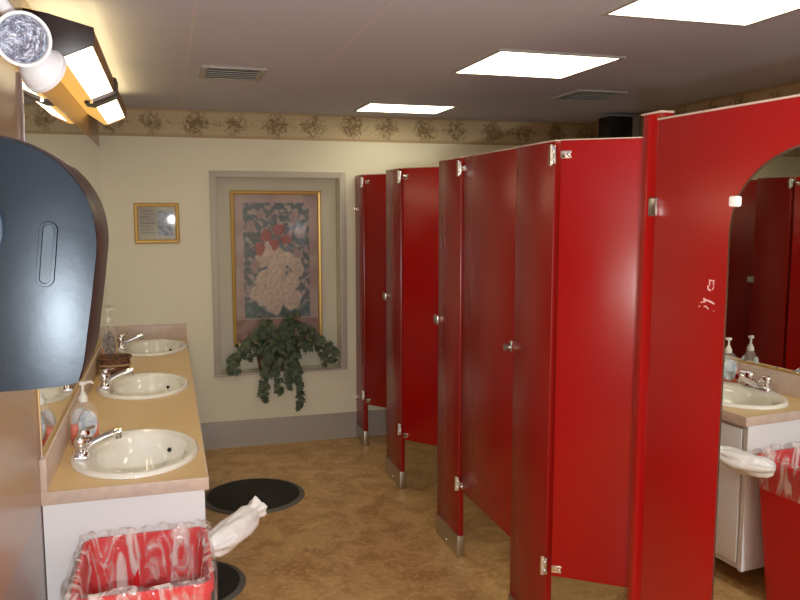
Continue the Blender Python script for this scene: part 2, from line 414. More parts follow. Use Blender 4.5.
def make_faucet(cx, cy):
    x = cx-AX+.042; z = ZT+.0115
    t = thing('faucet', (x, cy, z), FK[0], 'faucet', 'chrome faucets on the sinks')
    MB().box((x-.025, cy-.078, z), (x+.025, cy+.078, z+.016), .007).build('base_plate', M['chrome'], t)
    for s_ in (-1, 1):
        h = MB().lathe([(.0, 0), (.023, 0), (.021, .010), (.013, .018), (.012, .026), (.021, .034), (.023, .050), (.018, .062), (.0, .066)], (x, cy+s_*.052, z+.014), n=20).build('handle', M['chrome'], t)
        MB().tube([(x, cy+s_*.052, z+.068), (x+.012, cy+s_*.062, z+.074), (x+.036, cy+s_*.078, z+.080)], [.009, .008, .005], 10).build('lever', M['chrome'], h)
    MB().tube([(x-.004, cy, z+.008), (x+.010, cy, z+.026), (x+.040, cy, z+.042), (x+.080, cy, z+.060), (x+.118, cy, z+.074), (x+.134, cy, z+.076)], [.021, .020, .017, .0155, .0145, .012], 16).build('spout', M['chrome'], t)
    MB().tube([(x+.122, cy, z+.066), (x+.124, cy, z+.050)], .0105, 14).build('aerator', M['steel'], t)
    MB().tube([(x-.014, cy, z+.015), (x-.014, cy, z+.065)], .003, 8).build('lift_rod', M['chrome'], t)
    return t
s0 = make_sink(*sinks[0]); f0 = make_faucet(*sinks[0])
for i in (1, 2):
    dx = sinks[i][0]-sinks[0][0]; dy = sinks[i][1]-sinks[0][1]
    for src, lab in ((s0, SK), (f0, FK)):
        c = copy_tree(src); c.location = src.location + Vector((dx, dy, 0)); c['label'] = lab[i]

# ---------------------------------------------------------------- soap bottles and basket
def bottle(x, y, rz, h, liq, lab, label, name='soap_bottle', w=.054, d=.030):
    t = thing(name, (x, y, ZT), label, 'soap bottle')
    t.rotation_euler = (0, 0, rz)
    def sh(k, z, n=32):
        r = []
        for i in range(n):
            a = 2*PI*i/n; c, s_ = math.cos(a), math.sin(a)
            r.append((x + w*k*math.copysign(abs(c)**.7, c), y + d*k**.8*math.copysign(abs(s_)**.8, s_), ZT+z))
        return r
    H = h*.62
    prof = [(.92, .0), (1, .006), (1.02, H*.35), (1.0, H*.6), (.86, H*.8), (.55, H*.93), (.32, H)]
    b_ = MB(); R = b_.rings([sh(k, z) for k, z in prof]); b_.bm.faces.new(R[0]); b_.bm.faces.new(R[-1])
    b_.build('body', M['clearp'], t, ang=60)
    b_ = MB(); R = b_.rings([sh(k*.95, z+.003) for k, z in [(.92, .0), (1, .006), (1.02, H*.3), (1.0, H*.42)]]); b_.bm.faces.new(R[0]); b_.bm.faces.new(R[-1])
    b_.build('soap', liq, t, ang=60)
    for s_ in (-1, 1):
        b_ = MB(); n = 28
        top_ = []; bot = []
        for i in range(n):
            a = 2*PI*i/n
            top_.append((x + w*.66*math.cos(a), y + s_*(d*1.03 + .0035), ZT + H*.46 + H*.33*math.sin(a)))
            bot.append((x + w*.66*math.cos(a), y + s_*(d*.85), ZT + H*.46 + H*.33*math.sin(a)))
        R = b_.rings([bot, top_]); b_.bm.faces.new(R[1]); b_.build('label', lab, t)
    MB().lathe([(0, 0), (.017, 0), (.017, .018), (.011, .024), (.011, .034), (0, .034)], (x, y, ZT+H-.004), n=20).build('collar', M['whitep'], t)
    p = MB().lathe([(0, 0), (.005, 0), (.005, .030), (.014, .034), (.014, .044), (0, .046)], (x, y, ZT+H+.028), n=16).build('pump_head', M['whitep'], t)
    MB().tube([(x, y, ZT+H+.067), (x+.034, y, ZT+H+.067), (x+.040, y, ZT+H+.060)], .005, 8).build('nozzle', M['whitep'], p)
    return t
bottle(.080, 3.13, .5, .262, M['liquid'], M['label'], 'clear pump bottle of orange-red soap with a blue-grey label by the nearest sink')
bottle(.072, 4.62, .2, .42, M['amber'], M['label2'], 'amber pump bottle with a dark label standing behind the wicker basket', w=.046)

t = thing('wicker_basket', (.095, 4.44, ZT), 'small brown wicker basket on the counter between the middle and far sinks', 'basket')
b_ = MB(); bx, by = .112, 4.44
def sq(ax, ay, z, n=56):
    r = []
    for i in range(n):
        a = 2*PI*i/n; c, s_ = math.cos(a), math.sin(a); wv = 1+.018*math.sin(14*a*2 + z*260)
        r.append((bx+ax*wv*math.copysign(abs(c)**.55, c), by+ay*wv*math.copysign(abs(s_)**.55, s_), ZT+z))
    return r
prof = [(.066, .055, 0)] + [(.068+.012*k/9, .057+.012*k/9, .006+.086*k/9) for k in range(10)] + [(.074, .063, .092), (.064, .053, .02), (.0001, .0001, .012)]
R = b_.rings([sq(*p) for p in prof]); b_.bm.faces.new(R[0]); b_.build('body', M['wicker'], t, ang=60)
b_ = MB(); b_.tube([Vector(p) for p in sq(.082, .071, .090)] + [Vector(sq(.082, .071, .090)[0])], .005, 8, cap=False); b_.build('rim', M['wicker'], t)
b_ = MB(); b_.tube([Vector(p) for p in sq(.0765, .0655, .052)] + [Vector(sq(.0765, .0655, .052)[0])], .0055, 8, cap=False); b_.build('pale_band', M['wicker_light'], t)

# ---------------------------------------------------------------- paper towel dispenser
t = thing('paper_towel_dispenser', (0, 1.32, 1.40), 'big glossy black paper towel dispenser on the left wall in the foreground', 'towel dispenser')
ctrl = [(0, 1.428), (.14, 1.427), (.262, 1.429), (.284, 1.445), (.296, 1.51), (.306, 1.58), (.312, 1.64), (.303, 1.692), (.280, 1.733), (.245, 1.764), (.19, 1.784), (.10, 1.792), (0, 1.795)]
def cr(P, n=6):
    out = []
    for i in range(len(P)-1):
        p0, p1, p2, p3 = P[max(i-1, 0)], P[i], P[i+1], P[min(i+2, len(P)-1)]
        for k in range(n):
            u = k/n
            out.append(tuple(.5*((2*p1[j]) + (-p0[j]+p2[j])*u + (2*p0[j]-5*p1[j]+4*p2[j]-p3[j])*u*u + (-p0[j]+3*p1[j]-3*p2[j]+p3[j])*u**3) for j in range(2)))
    out.append(P[-1]); return out
pf = cr(ctrl) + [(0, 1.795-(1.795-1.428)*k/20) for k in range(1, 20)]; ox, oz = .16, 1.50
def ysurf(x, z): return 1.178 + .75*(x-.16)**2 + .075*(z-1.43) + .1*(z-1.54)**2
def ring(s_, y): return [(ox+(p[0]-ox)*s_, y, oz+(p[1]-oz)*s_) for p in pf]
def dome(s_, dy=0): return [(ox+(p[0]-ox)*s_, ysurf(ox+(p[0]-ox)*s_, oz+(p[1]-oz)*s_)+dy, oz+(p[1]-oz)*s_) for p in pf]
b_ = MB()
L = [dome(k/16*.984 + .0005) for k in range(0, 17)]
L += [dome(.990, .003), dome(.990, .008)]
R = b_.rings(L); b_.bm.faces.new(R[0])
b_.build('side_cover', M['black_plastic'], t, ang=50)
b_ = MB(); R = b_.rings([dome(.990, .006), dome(1.0, .011), ring(1.0, 1.425), ring(.985, 1.436), ring(.90, 1.44)]); b_.bm.faces.new(R[0]); b_.bm.faces.new(R[-1])
b_.build('front_cover', M['black_rim'], t, ang=40)
def oblong(x, z, w_, h_, tilt, n=32):
    o_ = []
    for i in range(n):
        a = 2*PI*i/n; px = w_*math.cos(a); pz = (h_-w_)*(1 if math.sin(a) > 0 else -1)*(abs(math.sin(a)) > .02) + w_*math.sin(a)
        o_.append((x+px*math.cos(tilt)+pz*math.sin(tilt), z-px*math.sin(tilt)+pz*math.cos(tilt)))
    return o_
b_ = MB(); o0, o1, o2, o3 = [oblong(.2445, 1.618, w_, w_+.034, .10) for w_ in (.0135, .0115, .0075, .0065)]
b_.rings([[(p[0], ysurf(*p)+y_, p[1]) for p in o_] for o_, y_ in ((o0, .004), (o1, -.004), (o2, -.004), (o3, .003))])
b_.build('sight_window_rim', M['black_plastic'], t)
b_ = MB(); R = b_.rings([[(p[0], ysurf(*p)+y_, p[1]) for p in o3] for y_ in (.004, -.0005)]); b_.bm.faces.new(R[0]); b_.bm.faces.new(R[1]); b_.build('sight_window', M['blackwin'], t)
b_ = MB(); R = b_.rings([[(.150+.044*r*math.cos(2*PI*i/40), yy, 1.655+.055*r*math.sin(2*PI*i/40)) for i in range(40)] for r, yy in ((1, 1.200), (1, 1.184), (.96, 1.181), (.001, 1.179))])
b_.build('round_boss', M['blackwin'], t, ang=50)
box('tear_bar', (.06, 1.23, 1.423), (.255, 1.41, 1.429), M['black_rim'], t, .003)
MB().lathe([(0, -.006), (.006, -.006), (.006, 0), (0, 0)], (.255, 1.25, 1.427), n=12).build('lock', M['steel'], t)

# ---------------------------------------------------------------- emergency light
t = thing('emergency_light', (0, 1.80, 2.13), 'white emergency light with two round lamp heads high on the left wall', 'emergency light')
box('housing', (0, 1.66, 2.15), (.075, 1.96, 2.29), M['lampwhite'], t, .012)
def head(o_, d, r, full):
    d = Vector(d).normalized(); o_ = Vector(o_)
    h = MB().lathe([(0, -r*1.05), (r*.35, -r*1.0), (r*.72, -r*.75), (r*.93, -r*.38), (r*1.0, -.006), (r*1.06, -.004), (r*1.06, .006), (r*.94, .008), (r*.90, -.002)], o_, d, n=40).build('lamp_head', M['lampwhite'], t)
    m_ = M['lens']
    MB().lathe([(r*.90, -.001), (r*.6, .004), (r*.3, .0065), (0, .0075)], o_, d, n=40).build('lens', m_, h)
    return h
ml = mat('ribbed_lens', (.13, .14, .19), .18, metal=.6, bump=.6, bscale=150, col2=(.36, .38, .45), vscale=70); M['lens'] = ml
head((.150, 1.72, 2.012), (.28, -1, -.22), .0495, True)
head((.172, 1.83, 1.970), (.55, .75, -.45), .047, False)
MB().tube([(.06, 1.80, 2.16), (.10, 1.79, 2.10), (.14, 1.77, 2.04)], .014, 12).build('neck', M['lampwhite'], t)
MB().tube([(.06, 1.86, 2.16), (.11, 1.84, 2.08), (.160, 1.81, 2.00)], .014, 12).build('neck', M['lampwhite'], t)

# ---------------------------------------------------------------- pictures
def art_panel(name, x0, x1, z0, z1, y, fn, nx, nz, parent):
    bm = bmesh.new(); g = [[bm.verts.new((x0+(x1-x0)*i/nx, y, z0+(z1-z0)*j/nz)) for i in range(nx+1)] for j in range(nz+1)]
    lay = bm.loops.layers.float_color.new('Col')
    for j in range(nz):
        for i in range(nx):
            f = bm.faces.new((g[j][i], g[j][i+1], g[j+1][i+1], g[j+1][i]))
            c = fn((i+.5)/nx, (j+.5)/nz)
            for l in f.loops: l[lay] = (*c, 1)
    # a thin sheet with a real back
    me = bpy.data.meshes.new(name); 
    r = bmesh.ops.extrude_face_region(bm, geom=bm.faces[:])
    for v in r['geom']:
        if isinstance(v, bmesh.types.BMVert): v.co.y += .002
    bmesh.ops.recalc_face_normals(bm, faces=bm.faces)
    bm.to_mesh(me); bm.free(); me.materials.append(M['art'])
    o = bpy.data.objects.new(name, me); C.objects.link(o); o.parent = parent
    me.transform(Matrix.Translation(-root_loc(parent)))
    return o
def frame(parent, x0, x1, z0, z1, y0, y1, w_, m_):
    b_ = MB()
    pr = [(0, y1), (0, y0+.004), (w_*.3, y0), (w_*.7, y0+.002), (w_, y0+.008), (w_, y1)]
    L = []
    for off, yy in pr: L.append([(x0+off, yy, z0+off), (x1-off, yy, z0+off), (x1-off, yy, z1-off), (x0+off, yy, z1-off)])
    L.append(L[0]); R = [[b_.bm.verts.new(p) for p in r_] for r_ in L[:-1]]; R.append(R[0]); b_.bridge(R)
    return b_.build('frame', m_, parent, smooth=False)
def sm(a, b, x): x = max(0, min(1, (x-a)/(b-a))); return x*x*(3-2*x)
def lerp(a, b, k): return tuple(a[i]+(b[i]-a[i])*k for i in range(3))
random.seed(3)
BL = []
for _ in range(26):
    a_ = random.uniform(0, 2*PI); r_ = math.sqrt(random.random())
    BL.append((.5+.27*r_*math.cos(a_), .44+.21*r_*math.sin(a_), random.uniform(.06, .12), random.random()))
for cx_, cy_ in ((.38, .72), (.52, .76), (.62, .70), (.46, .66), (.30, .64)): BL.append((cx_, cy_, .065, 2))
for cx_, cy_ in ((.20, .78), (.80, .74), (.74, .60), (.24, .52), (.70, .84), (.33, .86)): BL.append((cx_, cy_, .055, 3))
def poster(u, v):
    # plain generic print: a mass of pale blossoms before dark foliage, pink margins
    nz = lambda s_, o_=0: noise.noise(Vector((u*s_, v*s_*1.6, o_)))
    c = lerp((.56, .42, .38), (.48, .34, .31), sm(-.2, .3, nz(6)))
    if v < .16: c = lerp((.44, .28, .24), (.33, .17, .14), sm(-.1, .4, nz(9, 3)))
    inside = sm(.10, .12, u)*sm(.10, .12, 1-u)*sm(.16, .175, v)*sm(.055, .065, 1-v)
    dk = lerp((.15, .18, .20), (.50, .40, .36), sm(-.15, .3, nz(16)))
    dk = lerp(dk, (.10, .20, .19), sm(.30, .22, v)*.7)
    dk = lerp(dk, (.14, .15, .19), sm(.1, .4, nz(24, 5)))
    c = lerp(c, dk, inside)
    w_ = nz(11, 4)*.03
    for cx, cy, r, k in BL:
        dx, dy = (u+w_-cx)/r, (v+w_-cy)/(r*.58); d = math.sqrt(dx*dx+dy*dy)
        if d < 1.1:
            base = {2: (.46, .14, .12), 3: (.48, .33, .30)}.get(k, lerp((.78, .62, .50), (.70, .54, .44), k if k < 1 else 0))
            sw = .5+.5*math.sin(d*9 + 2*math.atan2(dy, dx) + cx*40)
            c = lerp(c, lerp(base, tuple(q*.62 for q in base), sw*.55), (1-sm(.9, 1.08, d))*inside)
    return c
t = thing('framed_poster', (1.16, YF+ND-.03, .81), 'tall gold-framed floral poster hanging in the wall niche above the ivy', 'poster')
PX0, PX1, PZ0, PZ1 = .838, 1.485, .700, 1.815
frame(t, PX0, PX1, PZ0, PZ1, YF+ND-.032, YF+ND-.001, .026, M['goldframe'])
art_panel('print', PX0+.02, PX1-.02, PZ0+.02, PZ1-.02, YF+ND-.012, poster, 100, 165, t)
MB().box((PX0+.022, YF+ND-.0205, PZ0+.022), (PX1-.022, YF+ND-.0195, PZ1-.022)).build('glazing', M['glass'], t)
def cert(u, v):
    if u < .04 or u > .96 or v < .05 or v > .95: return (.62, .55, .42)
    if u < .46:
        k = (v*11) % 1
        if .15 < v < .88 and .3 < k < .62 and .09 < u < .40 - .08*math.sin(int(v*11)*2.1): return (.36, .33, .28)
        return (.55, .52, .44)
    if .52 < u < .92 and .14 < v < .86:
        n_ = noise.noise(Vector((u*9, v*9, 2)))
        return lerp((.42, .46, .55), (.20, .24, .30), sm(-.2, .4, n_))
    return (.58, .56, .50)
t = thing('framed_notice', (.345, YF, 1.455), 'small gold-framed notice and photo on the cream wall left of the niche', 'picture frame')
frame(t, .197, .487, 1.455, 1.726, YF-.020, YF-.001, .026, M['goldframe'])
art_panel('paper', .216, .468, 1.475, 1.706, YF-.007, cert, 60, 50, t)
MB().box((.219, YF-.0115, 1.477), (.465, YF-.0105, 1.704)).build('glazing', M['glass'], t)

# ---------------------------------------------------------------- ivy
t = thing('potted_ivy', (1.14, YF+.07, NZ0), 'trailing green ivy in a brown pot on the niche sill below the poster', 'plant')
px, py = 1.145, YF+.066
b_ = MB()
def rr(ax, ay, z, n=40): return [(px+ax*math.copysign(abs(math.cos(2*PI*i/n))**.6, math.cos(2*PI*i/n)), py+ay*math.copysign(abs(math.sin(2*PI*i/n))**.7, math.sin(2*PI*i/n)), z) for i in range(n)]
R = b_.rings([rr(.135, .055, NZ0), rr(.155, .064, NZ0+.11), rr(.163, .069, NZ0+.115), rr(.163, .069, NZ0+.135), rr(.152, .060, NZ0+.135), rr(.150, .058, NZ0+.115)])
b_.bm.faces.new(R[0]); b_.build('pot', M['pot'], t, ang=40)
b_ = MB(); R = b_.rings([rr(.150, .058, NZ0+.10), rr(.149, .057, NZ0+.118)]); b_.bm.faces.new(R[0]); b_.bm.faces.new(R[1]); b_.build('soil', M['soil'], t)
lf = MB(); vn = MB()
leaf2 = [(0, 0), (.28, -.10), (.50, .12), (.36, .34), (.42, .62), (.16, .60), (0, 1.0), (-.16, .60), (-.42, .62), (-.36, .34), (-.50, .12), (-.28, -.10)]
def leaf(p, size, d):
    d = Vector(d).normalized(); nrm = Vector((random.uniform(-.5, .5), -1, random.uniform(-.2, .7))).normalized()
    a = d.cross(nrm)
    if a.length < .1: a = Vector((1, 0, 0))
    a.normalize(); nrm = a.cross(d).normalized(); vs = []
    c = lf.bm.verts.new(Vector(p) + d*size*.3 + nrm*size*.08)
    for x_, y_ in leaf2: vs.append(lf.bm.verts.new(Vector(p) + a*x_*size + d*y_*size - nrm*size*.10*abs(x_)*2))
    for i in range(len(vs)): lf.bm.faces.new((c, vs[i], vs[(i+1) % len(vs)]))
def vine(pts, dens=.020, s0=.05, s1=.035):
    P = cr3([Vector(p) for p in pts], 10); vn.tube(P, .0018, 6)
    acc = 0
    for a, c in zip(P, P[1:]):
        acc += (c-a).length
        while acc > dens:
            acc -= dens
            dr = (c-a).normalized()
            q = c + Vector((random.uniform(-.018, .018), random.uniform(-.02, .004), random.uniform(-.018, .018)))
            if q.y > YF+ND-.05: q.y = YF+ND-.05
            if q.z < NZ0+.02 and q.y > YF-.025: q.y = YF-.04
            leaf(q, random.uniform(s1, s0), dr*.4 + Vector((random.uniform(-1, 1), random.uniform(-.35, 0), random.uniform(-1, .25))))
def cr3(P, n):
    out = []
    for i in range(len(P)-1):
        p0, p1, p2, p3 = P[max(i-1, 0)], P[i], P[i+1], P[min(i+2, len(P)-1)]
        for k in range(n):
            u = k/n
            out.append(.5*((2*p1) + (p2-p0)*u + (2*p0-5*p1+4*p2-p3)*u*u + (3*p1-p0-3*p2+p3)*u**3))
    out.append(P[-1]); return out
zz = NZ0+.12; yo = py-.02; yf = YF-.045
V = [
 [(px-.05, yo, zz), (px-.16, yo-.03, zz+.13), (px-.27, yf, zz+.08), (px-.35, yf-.02, zz-.02), (px-.345, yf-.01, zz-.09)],
 [(px-.08, yo, zz), (px-.18, yo-.03, zz+.08), (px-.28, yf-.01, zz+.00), (px-.30, yf-.01, zz-.08)],
 [(px-.06, yo, zz), (px-.10, yo-.02, zz+.18), (px-.17, yo-.04, zz+.13), (px-.24, yf, zz+.06)],
 [(px-.04, yo, zz), (px-.06, yo, zz+.24), (px-.10, yo-.02, zz+.15)],
 [(px+.02, yo, zz), (px+.06, yo, zz+.24), (px+.13, yo-.01, zz+.29)],
 [(px+.04, yo, zz), (px+.12, yo-.02, zz+.22), (px+.20, yo-.04, zz+.19), (px+.27, yf, zz+.10)],
 [(px+.06, yo, zz), (px+.18, yo-.03, zz+.15), (px+.30, yf, zz+.10), (px+.38, yf-.02, zz+.0), (px+.385, yf-.01, zz-.05)],
 [(px+.08, yo, zz), (px+.20, yo-.03, zz+.08), (px+.30, yf, zz+.03), (px+.32, yf, zz-.06)],
 [(px+.06, yo, zz), (px+.10, yf, zz+.03), (px+.12, yf-.01, zz-.15), (px+.13, yf-.01, zz-.32), (px+.13, yf, zz-.37)],
 [(px+.04, yo, zz), (px+.06, yf-.01, zz+.02), (px+.05, yf-.02, zz-.12), (px+.07, yf-.01, zz-.22)],
 [(px-.02, yo, zz), (px-.02, yf-.01, zz+.02), (px-.02, yf-.02, zz-.14), (px-.01, yf-.01, zz-.26)],
 [(px-.06, yo, zz), (px-.08, yf-.01, zz+.02), (px-.10, yf-.02, zz-.10), (px-.12, yf-.01, zz-.26), (px-.10, yf-.01, zz-.31)],
 [(px-.03, yo, zz), (px-.05, yf-.02, zz+.10), (px-.09, yf-.03, zz+.0), (px-.10, yf-.02, zz-.12)],
 [(px+.03, yo, zz), (px+.04, yf-.02, zz+.10), (px+.09, yf-.03, zz+.0), (px+.11, yf-.02, zz-.12)],
 [(px+.00, yo, zz), (px+.00, yo-.02, zz+.14), (px+.02, yf-.02, zz+.08)],
 [(px-.09, yo, zz), (px-.14, yf, zz+.05), (px-.20, yf-.02, zz+.01)],
 [(px+.09, yo, zz), (px+.14, yf, zz+.10), (px+.20, yf-.02, zz+.05)],
]
for v_ in V: vine(v_, .0135, .060, .036)
lo = lf.build('foliage', M['leaf'], t, ang=60); vn.build('stems', M['stem'], t)

# ---------------------------------------------------------------- floor mats
def fmat(x, y, r, label):
    t = thing('floor_mat', (x, y, 0), label, 'floor mat', 'round black floor mats by the vanity')
    MB().lathe([(0, .001), (r*.90, .001), (r*.90, .010), (r*.86, .0125), (0, .0125)], (x, y, 0), n=72).build('pad', M['mat_rubber'], t)
    MB().lathe([(r*.90, .001), (r, .001), (r*.995, .003), (r*.93, .0105), (r*.90, .0105)], (x, y, 0), n=72).build('bevelled_edge', M['mat_edge'], t)
fmat(.845, 4.51, .30, 'large round black rubber mat lying farther back on the brown floor')
fmat(.435, 3.47, .265, 'round black rubber mat half hidden behind the red trash can')

# ---------------------------------------------------------------- trash can and bag
CX0, CX1, CY0, CY1, CZ = .122, .503, 2.135, 2.556, .645
def rrect(x0, x1, y0, y1, z, r=.035, n=6, jit=None):
    P = []
    for cx, cy, a0 in ((x1-r, y1-r, 0), (x0+r, y1-r, PI/2), (x0+r, y0+r, PI), (x1-r, y0+r, 3*PI/2)):
        for k in range(n+1):
            a = a0 + k/n*PI/2; P.append((cx+r*math.cos(a), cy+r*math.sin(a)))
    # refine straight sides
    out = []
    for i, p in enumerate(P):
        q = P[(i+1) % len(P)]; m_ = 12 if i % (n+1) == n else 1
        for k in range(m_): out.append((p[0]+(q[0]-p[0])*k/m_, p[1]+(q[1]-p[1])*k/m_, z))
    return out
def inset(k, z): return rrect(CX0+k, CX1-k, CY0+k, CY1-k, z, .035)
t = thing('trash_can', ((CX0+CX1)/2, (CY0+CY1)/2, 0), 'tall red plastic trash can in front of the white cabinet end', 'trash can')
b_ = MB(); R = b_.rings([inset(.055, .0), inset(.050, .01), inset(.008, CZ-.05), inset(.008, CZ-.035), inset(.0, CZ-.03), inset(.0, CZ-.004), inset(.006, CZ), inset(.012, CZ-.004), inset(.014, CZ-.05), inset(.056, .02)])
b_.bm.faces.new(R[0]); b_.bm.faces.new(R[-1]); b_.build('bin_body', M['can'], t, ang=40)
MB().box((.20, CY0-.004, .50), (.42, CY0+.022, .53), .004).build('front_grip', M['can'], t)
t = thing('trash_bag', ((CX0+CX1)/2, (CY0+CY1)/2, CZ), 'clear crinkled trash liner draped over the rim of the red can', 'trash bag')
b_ = MB(); L = []
prof = [(-.006, -.13, .006), (-.007, -.07, .006), (-.008, -.02, .004), (-.008, .008, .005), (.004, .016, .006), (.022, .004, .008), (.030, -.06, .014), (.040, -.16, .016), (.055, -.30, .02), (.09, -.45, .03), (.15, -.52, .02)]
for k, dz, j in prof:
    rg = inset(k, CZ+dz); o_ = []
    n_ = len(rg)
    for i, p in enumerate(rg):
        a = 2*PI*i/n_
        w1 = noise.noise(Vector((math.cos(a)*3.2, math.sin(a)*3.2, dz*2.2)))*2 + .9*math.sin(23*a + dz*9)*noise.noise(Vector((math.cos(a)*2, math.sin(a)*2, 9)))
        c_ = Vector(((CX0+CX1)/2, (CY0+CY1)/2, 0)); q = Vector(p)-c_; q.z = 0; q.normalize()
        out_ = abs(w1)*j if k < 0 else -w1*j if k > .01 else 0
        if p[1] > CY1-.05 and k < 0: out_ = min(out_, .008)
        dzz = w1*j*1.1 if dz > -.1 else w1*j*.6
        if -.03 < k < .015 and p[1] > CY1-.08: dzz += .006*(1+math.sin(a*31))
        o_.append((p[0]+q.x*out_, p[1]+q.y*out_, p[2]+dzz))
    L.append(o_)
R = b_.rings(L); b_.bm.faces.new(R[-1])
# cross-hatched folds at the hem
b_.build('liner', M['liner'], t, ang=80)
# gathered excess of the bag sticking out to the right
b_ = MB(); A = Vector((.500, 2.44, .612)); B = Vector((.676, 2.60, .672)); ax = (B-A).normalized(); s1 = ax.cross(Vector((0, 0, 1))).normalized(); s2 = s1.cross(ax)
L = []
for u, r in ((0, .028), (.07, .040), (.22, .050), (.42, .053), (.62, .050), (.78, .043), (.86, .034), (.90, .029), (.95, .038), (1.0, .040), (.985, .028), (.93, .006)):
    L.append([tuple(A + (B-A)*u + (s1*math.cos(2*PI*i/48)*.9 + s2*math.sin(2*PI*i/48)*.85)*r*(1+.14*math.sin(5*2*PI*i/48+u*6)+.10*noise.noise(Vector((i*.35, u*5, 0)))*2) - Vector((0, 0, .012*math.sin(PI*u)))) for i in range(48)])
R = b_.rings(L); b_.bm.faces.new(R[0]); b_.bm.faces.new(R[-1])
tl = b_.build('gathered_tail', M['tail'], t, ang=80)

# ---------------------------------------------------------------- stalls
XS = 1.709; TH = .028; T = 1.921; B_ = .343
def hinge(x, y, z, parent, name='hinge'):
    b_ = MB(); b_.box((x-.010, y-.022, z-.032), (x+.001, y+.014, z+.032), .003)
    b_.tube([(x-.012, y-.004, z-.036), (x-.012, y-.004, z+.036)], .008, 12)
    b_.lathe([(0, 0), (.007, 0), (.005, .005), (0, .006)], (x-.009, y-.016, z+.016), (-1, 0, 0), 10)
    b_.lathe([(0, 0), (.007, 0), (.005, .005), (0, .006)], (x-.009, y-.016, z-.016), (-1, 0, 0), 10)
    return b_.build(name, M['chrome'], parent)
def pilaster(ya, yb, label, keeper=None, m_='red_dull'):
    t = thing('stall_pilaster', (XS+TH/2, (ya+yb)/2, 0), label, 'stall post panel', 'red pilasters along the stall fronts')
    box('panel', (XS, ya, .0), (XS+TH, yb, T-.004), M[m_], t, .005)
    box('top_cap', (XS-.001, ya-.001, T-.005), (XS+TH+.001, yb+.001, T), M['lam_edge'], t, .001)
    b_ = MB(); b_.box((XS-.004, ya-.004, .0), (XS+TH+.004, yb+.004, .108), .003); b_.build('shoe', M['steel'], t)
    for zz_ in (.03,):
        MB().lathe([(0, 0), (.006, 0), (.005, .003), (0, .004)], (XS-.004, (ya+yb)/2, zz_), (-1, 0, 0), 10).build('shoe_screw', M['chrome'], t)
    if keeper:
        MB().box((XS-.012, yb-.02, keeper-.022), (XS+.004, yb+.036, keeper+.022), .005).build('latch_keeper', M['steel'], t)
    return t
p1 = pilaster(5.27, YF-.012, 'narrow red pilaster fixed against the far wall')
for z in (1.69, .30):
    MB().box((XS-.012, YF-.03, z-.02), (XS+.006, YF-.0005, z+.02), .003).lathe([(0, 0), (.008, 0), (.006, .006), (0, .008)], (XS-.012, YF-.018, z), (-1, 0, 0), 10).build('wall_bracket', M['chrome'], p1)
p2 = pilaster(4.367, 4.686, 'red pilaster second from the far wall with a bluish sheen', 1.14)
p3 = pilaster(3.393, 3.702, 'red pilaster in the middle of the row between two doors', 1.126)
p4 = pilaster(2.489, 2.80, 'wide red pilaster nearest the camera, its foot below the frame', None)
def door(yh, width, direc, label, m_='red', latch=False, B_=B_):
    # hinge edge at yh; direc = unit vector (x, y) pointing from hinge to free edge
    yh = yh - .024*direc[0] - .003
    t = thing('stall_door', (XS+.004, yh, B_), label, 'stall door', 'red stall doors')
    t.rotation_euler = (0, 0, math.atan2(direc[1], direc[0]) + PI/2)
    x0, y1 = XS+.004, yh
    # written closed (free edge towards the camera), turned by the empty
    box('door_panel', (x0, y1-width, B_), (x0+.024, y1-.004, T-.004), M[m_], t, .005)
    box('top_cap', (x0, y1-width, T-.005), (x0+.024, y1-.004, T-.001), M['lam_edge'], t, .001)
    for z in (1.868, B_+.03):
        b_ = MB(); b_.box((x0-.003, y1-.042, z-.013), (x0+.001, y1-.006, z+.013), .003)
        b_.lathe([(0, 0), (.009, 0), (.007, .008), (0, .011)], (x0-.003, y1-.034, z), (-1, 0, 0), 12); b_.build('hinge_leaf', M['chrome'], t)
    MB().box((x0+.024, y1-width+.02, 1.12), (x0+.034, y1-width+.07, 1.155), .003).build('slide_bolt', M['steel'], t)
    if latch:
        b_ = MB(); b_.box((x0-.006, y1-width+.010, 1.115), (x0, y1-width+.030, 1.160), .002); b_.tube([(x0-.004, y1-width+.038, 1.130), (x0-.022, y1-width+.038, 1.130)], .014, 14); b_.build('latch_knob', M['steel'], t)
    return t
import mathutils
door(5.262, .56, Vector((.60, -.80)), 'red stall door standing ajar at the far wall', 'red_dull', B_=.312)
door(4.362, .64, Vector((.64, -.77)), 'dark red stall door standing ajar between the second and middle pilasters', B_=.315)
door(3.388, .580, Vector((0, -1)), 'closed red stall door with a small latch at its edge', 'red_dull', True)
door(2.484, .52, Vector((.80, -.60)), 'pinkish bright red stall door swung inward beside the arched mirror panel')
for (ya, yb, th_) in ((5.27, 5.5, p1), (4.367, 4.686, p2), (3.393, 3.702, p3), (2.489, 2.79, p4)):
    for z in (1.868, .375): hinge(XS, ya+.006, z, th_)
PL = {4.53: 'red partition wall between stalls, running back from the second pilaster', 3.55: 'red partition wall between stalls, running back from the middle pilaster', 2.64: 'red partition wall between stalls, running back from the nearest wide pilaster'}
for yy, lab in PL.items():
    t = thing('stall_partition', (XS+TH, yy, .34), lab, 'stall partition', 'red partitions between the stalls')
    box('panel', (XS+TH+.001, yy-.012, .34), (XS+1.50, yy+.012, T-.03), M['red_dull'], t, .004)
    box('wall_bracket', (XS+1.48, yy-.02, 1.0), (XS+1.51, yy+.02, 1.06), M['steel'], t)
